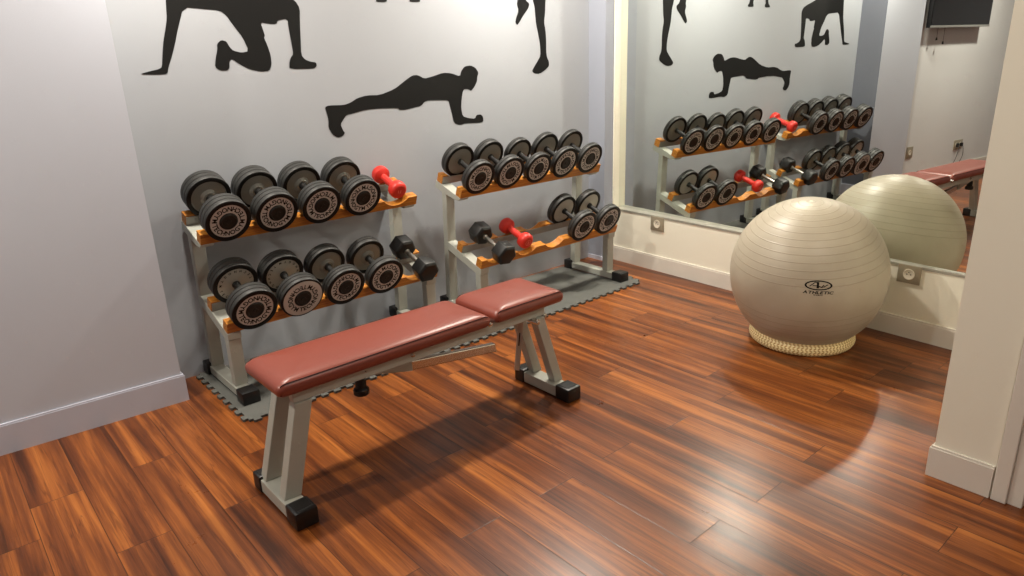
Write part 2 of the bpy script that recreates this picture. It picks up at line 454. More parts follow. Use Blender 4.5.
def rail_profile():
    R, dep = .100, .036
    hw = math.sqrt(R * R - (R - dep) ** 2); pts = [(0, -.052), (0, 0)]
    for c in NOTCH:
        a = math.asin(hw / R)
        lo = c - hw
        pts.append((lo - .006, 0))
        for k in range(13):
            t = -a + 2 * a * k / 12
            x = c + R * math.sin(t); z = (R - dep) - R * math.cos(t)
            pts.append((x, min(z, -.001)))
        pts.append((c + hw + .006, 0))
    pts += [(RW, 0), (RW, -.052)]
    out = []
    for p in pts:
        if not out or abs(out[-1][0] - p[0]) + abs(out[-1][1] - p[1]) > .0008: out.append(p)
    return out

def make_rack(X0, DY, label):
    base = Vector((X0, 3.0 + DY, .0125))
    t = thing('dumbbell_rack', label, 'rack', base, group='two-tier dumbbell racks')
    def L(x, y, z): return (x, y - 3.0, z - .0125)
    prof = rail_profile()
    for which in ('upper', 'lower'):
        for v0 in (0.0, .188):
            bm = new_bm()
            def fn(p, q, s, which=which):
                y, z = shelf_pt(which, s, q); return L(p, y, z)
            add_prism(bm, prof, v0, v0 + .048, fn)
            r = obj('wooden_rail', bm, M_wood, t, smooth=True, angle=40)
        bm = new_bm()
        def fb(p, q, s, which=which):
            y, z = shelf_pt(which, p, q); return L(s, y, z)
        add_prism(bm, [(.1845, -.0525), (.1845, -.008), (.1878, -.008), (.1878, -.0525)], .003, RW - .003, fb)
        obj('support_plate', bm, M_plate, t, smooth=False)
    for s, xs in ((0, (.0, .060)), (1, (RW - .070, RW - .010))):
        xa, xb = xs
        def bracket(which, pts):
            bm = new_bm()
            def fx(p, q, s_, which=which):
                y, z = shelf_pt(which, p, q); return L(s_, y, z)
            add_prism(bm, pts, xa - .0012, xb + .0012, fx, .002)
            obj('shelf_bracket', bm, M_steel, t, smooth=False)
        bracket('lower', [(-.003, -.0525), (.345, -.0525), (.350, -.100), (.02, -.100), (-.012, -.085)])
        bracket('upper', [(-.002, -.0525), (.245, -.0525), (.245, -.098), (.16, -.096), (.055, -.086), (.010, -.072)])
        bz = .057
        def pst(name, yb, yt, tz, dz=0.0, dep=.042):
            bm = new_bm()
            add_hexa(bm, [L(xa, yb, bz), L(xb, yb, bz), L(xb, yb + dep, bz), L(xa, yb + dep, bz)],
                     [L(xa, yt, tz), L(xb, yt, tz), L(xb, yt + dep, tz + dz), L(xa, yt + dep, tz + dz)], .003)
            obj(name, bm, M_steel, t, smooth=False)
        pst('rear_post', 3.434, 3.408, .742, .012); pst('front_post', 3.125, 3.122, .288, .012, .045)
        bm = new_bm(); add_box(bm, L(xa - .008, 3.04, .018), L(xb - .006, 3.465, .0575), .003)
        obj('base_bar', bm, M_steel, t, smooth=False)
        for y0, y1 in ((2.985, 3.068), (3.452, 3.519)):
            bm = new_bm(); add_box(bm, L(xa - .022, y0, .0128), L(xb + .000, y1, .074), .006, 2)
            add_box(bm, L(xa - .014, y0 + .012, .073), L(xb - .008, y1 - .012, .0755), .001, 1)
            obj('foot_cap', bm, M_cap, t, smooth=True)
    return t
X1R, X2R, DY2 = .947, 2.369, -.074
make_rack(X1R, 0.0, 'two-tier dumbbell rack on the left, closest to the pale wall')
make_rack(X2R, DY2, 'two-tier dumbbell rack on the right, nearest the mirror wall')

# ------------------------------------------------------------------ lettering
_glyph = {}
def glyph(ch):
    if ch in _glyph: return _glyph[ch]
    cu = bpy.data.curves.new('g', 'FONT'); cu.body = ch; cu.size = 1.0; cu.extrude = 0.0; cu.offset = .030; cu.resolution_u = 3
    o = bpy.data.objects.new('g', cu); COL.objects.link(o)
    dg = bpy.context.evaluated_depsgraph_get(); dg.update()
    me = o.evaluated_get(dg).to_mesh()
    V = [tuple(v.co) for v in me.vertices]; F = [tuple(p.vertices) for p in me.polygons]
    o.evaluated_get(dg).to_mesh_clear()
    COL.objects.unlink(o); bpy.data.objects.remove(o); bpy.data.curves.remove(cu)
    xs = [v[0] for v in V]; w = max(xs) - min(xs); x0 = min(xs)
    _glyph[ch] = ([((x - x0), y) for x, y, z in V], F, w)
    return _glyph[ch]

def ring_text(bm, word, times, r_mid, hgt, ydepth, wscale=1.0, fill=.92):
    """letters round a ring, tops towards the centre, read counter-clockwise from the front (-Y)"""
    gl = [glyph(c) for c in word]; sc = hgt / .70
    tot = 2 * PI / times
    gap = (tot * r_mid * fill - sum(g[2] for g in gl) * sc * wscale) / len(word)
    for k in range(times):
        a = -PI / 2 - tot * .44 + k * tot
        s = 0.0
        for V, F, w in gl:
            mid = s + w * sc * wscale / 2
            th = a + mid / r_mid
            er = Vector((math.cos(th), 0, math.sin(th))); et = Vector((-math.sin(th), 0, math.cos(th)))
            pos = []
            for x, y in V:
                lx = (x - w / 2) * sc * wscale; ly = (y - .35) * sc
                p = er * (r_mid - ly) + et * lx; pos.append((p.x, ydepth, p.z))
            add_mesh(bm, pos, [f for f in F])
            s += w * sc * wscale + gap

# ------------------------------------------------------------------ round dumbbells
def disc_prof(R, T, grooves, rim=.80):
    pr = [(rim * R, .006), (rim * R + .001, .001), (rim * R + .004, 0), (R * .955, 0), (R * .985, .0025), (R, .007)]
    for g in range(1, grooves + 1):
        y = T * g / (grooves + 1)
        pr += [(R, y - .0025), (R - .0035, y - .0005), (R - .0035, y + .0005), (R, y + .0025)]
    pr += [(R, T - .007), (R * .985, T - .0025), (R * .955, T), (rim * R + .004, T), (rim * R + .001, T - .001), (rim * R, T - .006), (0.012, T - .006), (.012, .006)]
    return pr

def _mk(bm, mat, smooth=True):
    me = bpy.data.meshes.new('m')
    for f in bm.faces: f.smooth = smooth
    bm.to_mesh(me); bm.free()
    if smooth: me.set_sharp_from_angle(angle=math.radians(35))
    me.materials.append(mat); return me

def round_dumbbell(which, X, R, T, hl, label, group, grooves=2, inner=None, hub=True, whole_face=False, v_front=None, wdrop=.0, spin=0.0, marks=False):
    """origin = middle of the handle; front disc at local -Y"""
    inner = inner or M_inner
    Lt = 2 * T + hl
    left = X < 2.2
    if v_front is None: v_front = -.040 if left else -.012
    v_c = v_front + Lt / 2
    w_c = -(.031 if left else .033) + R - wdrop
    y, z = shelf_pt(which, v_c, w_c)
    t = thing('round_dumbbell', label, 'dumbbell', (X, y + (0 if left else DY2), z), (TS + math.radians(1.5 if left else 3.5), 0, 0), group)
    rim = .80
    bm = new_bm(); add_lathe(bm, disc_prof(R, T, grooves), 56, 'Y', closed=False)
    disc = _mk(bm, M_rubber)
    fr = .93 if whole_face else rim
    bm = new_bm()
    add_lathe(bm, [(0, .0035), (R * fr - .001, .0035)] if not whole_face else [(0, -.0012), (R * .90, -.0012), (R * .93, .0004)], 56, 'Y')
    facep = _mk(bm, M_face)
    # black edge ring printed on the rubber rim
    bm = new_bm(); add_lathe(bm, [(R * .80, .0030), (R * .812, -.0006), (R * .955, -.0006), (R * .988, .0018)], 56, 'Y')
    rimm = _mk(bm, M_rim)
    cap_y = -.0012 if whole_face else .0035
    bm = new_bm(); ring_text(bm, 'TECHNOGYM', 2, R * .595, R * .215, cap_y - .0006, .92, .97)
    txt = _mk(bm, M_ink, False)
    bm = new_bm(); rc = R * .385
    add_lathe(bm, [(rc + .002, cap_y), (rc + .001, cap_y - .004), (rc - .003, cap_y - .008), (rc * .80, cap_y - .009), (rc * .76, cap_y - .006), (rc * .30, cap_y - .006), (rc * .26, cap_y - .009), (rc * .1, cap_y - .009), (0, cap_y - .007)], 36, 'Y')
    capm = _mk(bm, M_blk)
    bm = new_bm()
    yi = T - .0035
    pr = [(.010, yi + .003), (R * rim - .001, yi + .001)]
    if hub: pr = [(.010, yi + .010), (R * .27, yi + .010), (R * .31, yi + .006), (R * .36, yi + .0045), (R * .40, yi + .001), (R * .74, yi), (R * .76, yi + .002), (R * rim - .001, yi + .001)]
    else: pr = [(.010, yi + .003), (R * .72, yi + .003), (R * .76, yi + .001), (R * rim - .001, yi + .001)]
    add_lathe(bm, pr, 56, 'Y'); inn = _mk(bm, inner)
    bm = new_bm(); add_lathe(bm, [(R * .80, T - .003), (R * .812, T + .0006), (R * .955, T + .0006), (R * .988, T - .0018)], 56, 'Y')
    rimi = _mk(bm, M_rim)
    for s in (0, 1):
        d = mesh_obj('weight_disc', disc, t, (0, -Lt / 2, 0) if s == 0 else (0, Lt / 2, 0), (0, spin, 0) if s == 0 else (0, spin, PI))
        mesh_obj('face_plate', facep, d); mesh_obj('disc_rim', rimm, d); mesh_obj('lettering', txt, d); mesh_obj('end_cap', capm, d)
        mesh_obj('inner_plate', inn, d); mesh_obj('inner_rim', rimi, d)
        if marks:
            bm = new_bm(); ring_text(bm, 'TECHNOGYM', 2, R * .68, R * .11, 0, .92, .97)
            for v in bm.verts: v.co = Vector((-v.co.x, T + .0002, v.co.z))
            mesh_obj('lettering', _mk(bm, M_ink, False), d)
    bm = new_bm(); h = hl / 2
    add_lathe(bm, [(.0, -h - .004), (.019, -h - .004), (.019, -h + .012), (.0145, -h + .016), (.0145, -h * .5), (.0165, 0), (.0145, h * .5), (.0145, h - .016), (.019, h - .012), (.019, h + .004), (0, h + .004)], 28, 'Y')
    mesh_obj('handle', _mk(bm, M_blk), t)
    return t

r1 = [X1R + n for n in NOTCH]; r2 = [X2R + n for n in NOTCH]
gU1, gL1, gU2, gL2 = 'round dumbbells on the left rack upper shelf', 'round dumbbells on the left rack lower shelf', 'round dumbbells on the right rack upper shelf', 'round dumbbells on the right rack lower shelf'
round_dumbbell('upper', r1[0], .105, .082, .145, 'thickest round dumbbell, at the left end of the left rack upper shelf', gU1, 2, spin=.1)
round_dumbbell('upper', r1[1], .104, .078, .145, 'round dumbbell second from the left on the upper shelf of the left rack', gU1, 2, spin=.5)
round_dumbbell('upper', r1[2], .103, .072, .145, 'round dumbbell third from the left on the upper shelf of the left rack', gU1, 2, spin=2.5)
round_dumbbell('upper', r1[3], .103, .066, .145, 'round dumbbell on the upper shelf of the left rack, just left of the red dumbbell', gU1, 2, spin=1.4)
round_dumbbell('lower', r1[0], .108, .076, .140, 'round dumbbell with silver inner face, left end of the left rack lower shelf', gL1, 2, inner=M_inner_l, hub=False, spin=.05, marks=True)
round_dumbbell('lower', r1[1], .107, .068, .140, 'round dumbbell whose pale face reaches its edge, left rack lower shelf', gL1, 2, inner=M_inner_l, hub=False, whole_face=True, spin=2.0, marks=True)
round_dumbbell('lower', r1[2], .103, .060, .140, 'round dumbbell right of the pale-faced one on the left rack lower shelf', gL1, 2, spin=2.6)
round_dumbbell('lower', r1[3], .102, .053, .140, 'round dumbbell on the left rack lower shelf, beside the black hexagonal one', gL1, 1, spin=1.1)
lab2 = ['round dumbbell at the left end of the upper shelf of the right rack', 'round dumbbell second from the left on the upper shelf of the right rack',
        'round dumbbell in the middle of the five on the upper shelf of the right rack', 'round dumbbell fourth from the left on the upper shelf of the right rack',
        'round dumbbell at the right end of the right rack upper shelf']
for i, (R, T) in enumerate([(.103, .048), (.103, .048), (.099, .039), (.105, .039), (.104, .036)]):
    round_dumbbell('upper', r2[i], R, T, .155, lab2[i], gU2, 1, hub=False, spin=.7 * i + .2)
round_dumbbell('lower', r2[3] + .008, .105, .050, .150, 'round dumbbell on the lower shelf of the right rack, beside the empty notch', gL2, 1, inner=M_inner_l, hub=False, spin=.4)
round_dumbbell('lower', r2[4] + .010, .105, .045, .150, 'round dumbbell at the right end of the lower shelf of the right rack', gL2, 1, inner=M_inner_l, hub=False, spin=1.9)

# ------------------------------------------------------------------ hexagonal and red dumbbells
def hex_dumbbell(which, X, label, group, rot=.0):
    Lt, HL, R = .330, .096, .067
    y, z = shelf_pt(which, -.058 + Lt / 2, -.034 + R)
    t = thing('hex_dumbbell', label, 'dumbbell', (X, y + (0 if X < 2.2 else DY2), z), (TS, rot, 0), group)
    for s in (-1, 1):
        bm = new_bm(); rings = [(.80, 0), (1.0, .012), (1.0, HL - .012), (.80, HL)]
        V = []
        for f, h in rings:
            V.append([bm.verts.new((R * f * math.cos(PI / 3 * k), s * (Lt / 2 - h), R * f * math.sin(PI / 3 * k))) for k in range(6)])
        for A, C in zip(V[:-1], V[1:]):
            for k in range(6): bm.faces.new([A[k], A[(k + 1) % 6], C[(k + 1) % 6], C[k]])
        bm.faces.new(V[0]); bm.faces.new(V[-1])
        bmesh.ops.recalc_face_normals(bm, faces=bm.faces)
        bmesh.ops.bevel(bm, geom=list(bm.edges), offset=.003, segments=2, profile=.5, affect='EDGES')
        o = obj('hex_head', bm, M_hex, t, smooth=True, angle=25)
    bm = new_bm(); h = Lt / 2 - HL
    add_lathe(bm, [(0, -h - .003), (.016, -h - .003), (.016, -h + .006), (.011, -h + .012), (.0125, -h * .5), (.0142, 0), (.0125, h * .5), (.011, h - .012), (.016, h - .006), (.016, h + .003), (0, h + .003)], 28, 'Y')
    obj('handle', bm, M_chrome_k, t)
    return t
gH = 'black hexagonal dumbbells'
hex_dumbbell('lower', r1[4] + .036, 'black hexagonal dumbbell at the right end of the left rack lower shelf', gH, .05)
hex_dumbbell('lower', r2[0] + .034, 'black hexagonal dumbbell at the left end of the right rack lower shelf', gH, .12)

def red_dumbbell(which, X, label, group, mark, vf=.02):
    Lt, HL, R = .245, .060, .049
    y, z = shelf_pt(which, vf + Lt / 2, -.018 + R)
    t = thing('red_dumbbell', label, 'dumbbell', (X, y + (0 if X < 2.2 else DY2), z), (TS, .1, 0), group)
    a = Lt / 2
    for s in (-1, 1):
        bm = new_bm()
        pr = [(0, 0), (R * .60, 0), (R * .70, .001), (R * .88, .007), (R * .98, .015), (R, .022), (R, HL - .02), (R * .95, HL - .010), (R * .75, HL - .002), (.016, HL + .006)]
        add_lathe(bm, [(r, s * (a - h)) for r, h in pr], 40, 'Y'); o = obj('rounded_head', bm, M_red, t)
        if s == -1:
            bm = new_bm()
            if mark == 'text':
                V, F, w = glyph('1'); sc = .026
                add_mesh(bm, [((x - w / 2) * sc + .003, -a - .0006, (yy - .35) * sc) for x, yy in V], F)
                V, F, w = glyph('L')
                add_mesh(bm, [((x - w / 2) * sc * .8 - .008, -a - .0006, (yy - .35) * sc * .8) for x, yy in V], F)
            else:
                add_lathe(bm, [(.017, -a - .0005), (.0195, -a - .0008), (.0195, -a - .0003)], 30, 'Y')
                V, F, w = glyph('2'); sc = .026
                add_mesh(bm, [((x - w / 2) * sc, -a - .0008, (yy - .35) * sc) for x, yy in V], F)
            obj('weight_mark', bm, M_redm, o, smooth=False)
    bm = new_bm(); h = a - HL
    add_lathe(bm, [(.0, -h - .006), (.022, -h - .006), (.019, -h + .01), (.0205, 0), (.019, h - .01), (.022, h + .006), (0, h + .006)], 28, 'Y')
    obj('handle', bm, M_red, t)
gR = 'small red vinyl dumbbells'
red_dumbbell('upper', r1[4] + .036, 'small red vinyl dumbbell at the right end of the left rack upper shelf', gR, 'text')
red_dumbbell('lower', r2[1] + .022, 'small red vinyl dumbbell on the right rack lower shelf', gR, 'ring')

# ------------------------------------------------------------------ weight bench
bench = thing('weight_bench', 'flat bench with brick-red vinyl pads in front of the racks', 'bench', (1.38, 2.28, 0))
def LB(x, y, z): return (x - 1.38, y - 2.28, z)
def rounded_rect(x0, x1, y0, y1, r, n=6):
    P = []
    for cx, cy, a0 in ((x1 - r, y1 - r, 0), (x0 + r, y1 - r, PI / 2), (x0 + r, y0 + r, PI), (x1 - r, y0 + r, 3 * PI / 2)):
        for k in range(n + 1):
            a = a0 + PI / 2 * k / n; P.append((cx + r * math.cos(a), cy + r * math.sin(a)))
    return P
def pad(name, x0, x1, y0, y1, z0, z1):
    bm = new_bm(); rings = []
    h = z1 - z0
    prof = [(.014, 0), (.006, .003), (.001, .010), (-.002, h * .35), (-.001, h * .55), (.003, h * .70), (.009, h * .82), (.018, h * .915), (.030, h * .975), (.048, h * 1.01), (.075, h * 1.035), (.12, h * 1.05)]
    for ins, hh in prof:
        ix = ins if hh < h * .4 else min(ins * 1.9, ins + .03)
        rings.append([bm.verts.new(LB(x, y, z0 + hh)) for x, y in rounded_rect(x0 + ix, x1 - ix, y0 + ins, y1 - ins, max(.022 - ins * .1, .012))])
    for A, C in zip(rings[:-1], rings[1:]):
        n = len(A)
        for k in range(n): bm.faces.new([A[k], A[(k + 1) % n], C[(k + 1) % n], C[k]])
    bm.faces.new(rings[0][::-1]); bm.faces.new(rings[-1])
    bmesh.ops.recalc_face_normals(bm, faces=bm.faces)
    p = obj(name, bm, M_vinyl, bench, angle=60)
    for yy, q_ in ((y0 + .0065, 1), (y1 - .0065, -1)):
        bm = new_bm(); e = .0045 * q_
        add_tube(bm, [LB(x0 + .0100, yy - e * .2, z0 + .010), LB(x0 + .0105, yy, z0 + h * .55), LB(x0 + .014, yy + .002 * q_, z0 + h * .70), LB(x0 + .026, yy, z0 + h * .79),
                      LB(x1 - .026, yy, z0 + h * .79), LB(x1 - .014, yy + .002 * q_, z0 + h * .70), LB(x1 - .0105, yy, z0 + h * .55), LB(x1 - .0100, yy - e * .2, z0 + .010)], .0022, 6)
        obj('stitched_seam', bm, M_seam, p)
    return p
PY0, PY1 = 2.090, 2.385
pad('backrest_pad', .762, 1.672, PY0, PY1, .437, .498)
pad('seat_pad', 1.700, 2.092, PY0, PY1, .437, .502)
for y0 in (2.122, 2.318):
    bm = new_bm(); add_box(bm, LB(.82, y0, .392), LB(2.00, y0 + .035, .4355), .003)
    obj('side_rail', bm, M_steel, bench, smooth=False)
for x0 in (.85, 1.28, 1.63, 1.90):
    bm = new_bm(); add_box(bm, LB(x0, 2.158, .394), LB(x0 + .04, 2.317, .432), .002); obj('cross_bar', bm, M_steel, bench, smooth=False)
def post(xb, xt, yb, yt, zb=.056, zt=.3915, wx_=.058, wy=.045):
    bm = new_bm()
    add_hexa(bm, [LB(xb, yb, zb), LB(xb + wx_, yb, zb), LB(xb + wx_, yb + wy, zb), LB(xb, yb + wy, zb)],
             [LB(xt, yt, zt), LB(xt + wx_, yt, zt), LB(xt + wx_, yt + wy, zt), LB(xt, yt + wy, zt)], .003)
    obj('leg', bm, M_steel, bench, smooth=False)
post(.730, .822, 2.102, 2.116, wx_=.064); post(.730, .822, 2.262, 2.262, wx_=.064)
post(2.035, 1.930, 2.100, 2.104, wx_=.050); post(2.035, 1.930, 2.240, 2.245, wx_=.050)
for x0, x1, nm in ((.722, .792, 0), (2.005, 2.075, 1)):
    ya, yb = (1.995, 2.348) if nm == 0 else (1.99, 2.340)
    bm = new_bm(); add_box(bm, LB(x0, ya + .05, .006), LB(x1, yb - .04, .0565), .003); obj('foot_bar', bm, M_steel, bench, smooth=False)
    for a, b in ((ya - .010, ya + .075), (yb - .060, yb + .003)):
        bm = new_bm(); add_box(bm, LB(x0 - .006, a, .0005), LB(x1 + .006, b, .068), .007, 2)
        add_box(bm, LB(x0 + .004, a + .014, .067), LB(x1 - .004, b - .014, .0695), .001, 1)
        obj('foot_cap', bm, M_cap, bench)
# adjustment hardware
KX, KY = 1.115, 2.20
bm = new_bm(); add_cyl(bm, LB(KX, KY, .395), LB(KX, KY, .355), .012, seg=20); obj('pin_shaft', bm, M_chrome, bench)
bm = new_bm(); add_lathe(bm, [(0, .364), (.019, .364), (.021, .358), (.021, .324), (.026, .321), (.030, .316), (.030, .299), (.026, .294), (0, .294)], 28, 'Z', Matrix.Translation((KX - 1.38, KY - 2.28, 0))); obj('locking_knob', bm, M_blk, bench)
bm = new_bm(); add_hexa(bm, [LB(1.07, 2.18, .385), LB(1.335, 2.18, .322), LB(1.335, 2.225, .322), LB(1.07, 2.225, .385)], [LB(1.07, 2.18, .394), LB(1.335, 2.18, .393), LB(1.335, 2.225, .393), LB(1.07, 2.225, .394)], .002)
obj('support_sleeve', bm, M_steel, bench, smooth=False)
bm = new_bm()
add_hexa(bm, [LB(1.29, 2.19, .326), LB(1.775, 2.19, .262), LB(1.775, 2.215, .262), LB(1.29, 2.215, .326)], [LB(1.29, 2.19, .366), LB(1.765, 2.19, .304), LB(1.765, 2.215, .304), LB(1.29, 2.215, .366)], .004)
obj('adjustment_bar', bm, M_chrome, bench, smooth=False)
for x, y, z, r in ((1.667, 2.092, .447, .011), (1.305, 2.118, .418, .009), (1.10, 2.119, .418, .003), (1.93, 2.092, .383, .014), (2.0, 2.120, .385, .012)):
    bm = new_bm()
    add_cyl(bm, LB(x, y + .03, z), LB(x, y, z), r, seg=18, ch=.002)
    add_lathe(bm, [(0, 0), (r * .6, 0), (r * .55, -.005), (0, -.006)], 6, 'Y', Matrix.Translation(LB(x, y, z)))
    obj('bolt', bm, M_chrome, bench)
bm = new_bm(); add_cyl(bm, LB(1.93, 2.10, .380), LB(1.93, 2.31, .380), .011, seg=18)
obj('pivot_rod', bm, M_chrome, bench)
bm = new_bm()
P0, P1 = Vector(LB(1.905, 2.175, .385)), Vector(LB(1.978, 2.300, .070)); d = (P1 - P0); dn = d.normalized(); s = dn.cross(Vector((.6, .68, -.4))).normalized() * .0125; n = dn.cross(s).normalized() * .003
add_hexa(bm, [P0 - s - n, P0 + s - n, P0 + s + n, P0 - s + n], [P1 - s - n, P1 + s - n, P1 + s + n, P1 - s + n], .001)
st = obj('prop_strut', bm, M_satin, bench)
bm = new_bm(); q = s * .25
a, b = P0 + d * .25, P0 + d * .5
add_hexa(bm, [a - q + n * 1.03, a + q + n * 1.03, a + q + n * 1.2, a - q + n * 1.2], [b - q + n * 1.03, b + q + n * 1.03, b + q + n * 1.2, b - q + n * 1.2])
add_hexa(bm, [a - q - n * 1.2, a + q - n * 1.2, a + q - n * 1.03, a - q - n * 1.03], [b - q - n * 1.2, b + q - n * 1.2, b + q - n * 1.03, b - q - n * 1.03])
obj('strut_slot', bm, M_dark, st, smooth=False)

# ------------------------------------------------------------------ exercise ball on a woven ring
BC = Vector((3.396, 1.628, .378)); BR = .3800
bm = new_bm(); prof = []
for k in range(97):
    a = -PI / 2 + PI * k / 96
    prof.append((BR * max(math.cos(a), 0) ** (1.0 if a > 0 else .80) if 0 < k < 96 else 0, BR * math.sin(a)))
add_lathe(bm, prof, 128, 'Z')
TB = Matrix.Rotation(math.radians(-9), 4, 'Y') @ Matrix.Rotation(math.radians(2), 4, 'X')
ball = obj('exercise_ball', bm, ball_mat(), angle=80); ball.location = BC; ball.rotation_euler = TB.to_euler()
tag(ball, 'large pearl-grey ribbed exercise ball resting in a woven ring beside the mirror', 'exercise ball')
# logo wrapped on the ball
Minv = TB.to_3x3().inverted()
nrm = Vector((-.823, -.558, .094)).normalized()
up = (Vector((0, 0, 1)) - nrm * nrm.z).normalized(); rt = up.cross(nrm)
def on_ball(u, v, lift=.0009):
    d_ = (nrm * BR + rt * u + up * v).normalized(); return Minv @ (d_ * (BR + lift))
bm = new_bm()
def flat(pts):
    vs = [bm.verts.new(on_ball(u, v)) for u, v in pts]
    f = bm.faces.new(vs); return f
def ell_ring(a1, b1, a0, b0, n=48):
    for k in range(n):
        t0, t1 = 2 * PI * k / n, 2 * PI * (k + 1) / n
        flat([(a1 * math.cos(t0), .010 + b1 * math.sin(t0)), (a1 * math.cos(t1), .010 + b1 * math.sin(t1)), (a0 * math.cos(t1), .010 + b0 * math.sin(t1)), (a0 * math.cos(t0), .010 + b0 * math.sin(t0))])
ell_ring(.061, .0235, .0525, .0180)
# crossed A and bolt strokes inside the oval
for q in ([(-.042, .004), (-.036, .004), (-.010, .026), (-.016, .026)], [(-.016, .026), (.002, .026), (.002, -.004), (-.008, -.004), (-.008, .019)],
          [(-.024, .0095), (-.006, .0095), (-.006, .0055), (-.028, .0055)], [(.002, .003), (.018, -.002), (.018, .002), (.002, .008)],
          [(.012, .003), (.018, .003), (.026, .012), (.021, .013)], [(.018, .002), (.024, .001), (.044, .015), (.038, .016)]):
    flat(q)
def ball_word(word, cx, cy, hgt, ws=1.25, shear=.25, gap=.14):
    gl = [glyph(c) for c in word]; sc = hgt / .70
    tot = sum(g[2] for g in gl) * sc * ws + gap * hgt * (len(word) - 1); x = cx - tot / 2
    for V, F, w in gl:
        vs = [bm.verts.new(on_ball(x + vx * sc * ws + shear * vy * sc, cy + vy * sc)) for vx, vy in V]
        for f in F:
            try: bm.faces.new([vs[i] for i in f])
            except ValueError: pass
        x += w * sc * ws + gap * hgt
ball_word('ATHLETIC', 0, -.0310, .0135, 1.42)
ball_word('WORKS', 0, -.0400, .0055, 1.3)
obj('printed_logo', bm, M_ink, ball, smooth=True, angle=80)
# valve plug on top
bm = new_bm(); add_lathe(bm, [(0, BR + .0016), (.007, BR + .0016), (.009, BR + .0003)], 24, 'Z'); obj('valve_plug', bm, M_sock, ball)

# woven ring
bm = new_bm()
prof = [(.236, .0), (.252, .002), (.262, .009), (.268, .018), (.2705, .027), (.270, .036), (.266, .045), (.2605, .053), (.258, .060), (.260, .067), (.266, .074), (.273, .080), (.2775, .085), (.277, .089), (.270, .089), (.258, .078), (.248, .068), (.238, .050), (.230, .03), (.229, .01)]
# refine profile
def resample(P, m):
    out = []
    for i in range(len(P)):
        a, b = P[i], P[(i + 1) % len(P)]
        for k in range(m): out.append((a[0] + (b[0] - a[0]) * k / m, a[1] + (b[1] - a[1]) * k / m))
    return out
prof = [(r * .968, h * 1.12) for r, h in prof]
PR = resample(prof, 3); SEG = 416; NB = 52
vals = []
rings = []
for i, (r, h) in enumerate(PR):
    rg = []
    for k in range(SEG):
        th = 2 * PI * k / SEG
        row = h / .0105
        tri = abs((row % 2) - 1)                       # zigzag between rows
        ph = (th * NB / (2 * PI) * 1.6 + .5 * tri) % 1.0
        bump_ = .5 + .5 * math.cos(2 * PI * ph)
        rowb = .5 + .5 * math.cos(2 * PI * row)
        vv = max(0, min(1, .62 * bump_ + .38 * rowb))
        if h > .080: vv = .55 + .45 * math.cos(th * NB * 2)
        dr = .0032 * (vv - .5) if i < 42 else 0
        rg.append(bm.verts.new(((r + dr) * math.cos(th), (r + dr) * math.sin(th), max(h, .0006)))); vals.append(vv)
    rings.append(rg)
for i in range(len(rings)):
    A, C = rings[i], rings[(i + 1) % len(rings)]
    for k in range(SEG): bm.faces.new([A[k], A[(k + 1) % SEG], C[(k + 1) % SEG], C[k]])
bmesh.ops.recalc_face_normals(bm, faces=bm.faces)
ring = obj('woven_ring', bm, straw_mat(), angle=80, loc=(3.404, 1.630, 0))
at = ring.data.attributes.new('weave', 'FLOAT', 'POINT')
for i, v in enumerate(vals): at.data[i].value = v
tag(ring, 'woven straw-coloured ring on the wooden floor holding the exercise ball', 'ball ring')

# ------------------------------------------------------------------ wall outlets
def outlet(name, loc, rz, w, h, label, kind='round', n=1):
    """local -Y faces the room"""
    t = thing(name, label, 'socket', loc, (0, 0, rz), 'wall sockets')
    bm = new_bm(); add_box(bm, (-w / 2, -.009, -h / 2), (w / 2, 0, h / 2), .002, 2); obj('cover_plate', bm, M_brass, t)
    for i in range(n):
        cx = (i - (n - 1) / 2) * w / n
        bm = new_bm(); add_lathe(bm, [(.0, -.0093), (.019, -.0093), (.021, -.0100), (.024, -.0115), (.028, -.0110), (.029, -.0085)], 32, 'Y', Matrix.Translation((cx, 0, 0)))
        s = obj('socket_well', bm, M_sock, t)
        bm = new_bm()
        for dx, dz in ((-.0095, 0), (.0095, 0)): add_cyl(bm, (cx + dx, -.0092, dz), (cx + dx, -.0098, dz), .0032, seg=12)
        add_cyl(bm, (cx, -.0055, .012), (cx, -.013, .012), .0024, seg=10)
        obj('socket_holes', bm, M_dark, s)
    return t
ywr = 0
RZ = -PI / 2 - math.atan(.0396)
outlet('wall_socket', (wx(2.941) - .0004, 2.941, .336), RZ, .113, .098, 'square nickel socket below the mirror, nearest the right dumbbell rack')
outlet('wall_socket', (wx(1.279) - .0004, 1.279, .342), RZ, .113, .096, 'square nickel socket below the mirror, just right of the exercise ball')
outlet('wall_socket', (-.24, 3.3996, .345), 0, .12, .12, 'single wall socket seen only in the mirror')
dbl = outlet('wall_socket', (-1.30, 3.3996, .325), 0, .19, .11, 'double wall socket with black plugs, seen only in the mirror', n=2)
for i, (x, e) in enumerate(((-1.345, (-1.13, 3.38, .01)), (-1.255, (-1.03, 3.37, .01)))):
    bm = new_bm(); add_box(bm, (x - .018, 3.365, .305), (x + .018, 3.3885, .345), .004, 2)
    P = []
    for k in range(17):
        s = k / 16; P.append((x + (e[0] - x) * s * s + .05 * math.sin(s * PI) * (1 if i else -.3), 3.364 - .03 * math.sin(s * PI) + (e[1] - 3.364) * s, .32 + (e[2] - .32) * s))
    add_tube(bm, P, .0035, 8)
    tag(obj('power_cord', bm, M_blk, smooth=True), ['black power cord in the mirror, plugged into the right half of the double socket', 'black power cord in the mirror, plugged into the left half of the double socket'][i], 'cord', 'power cords')

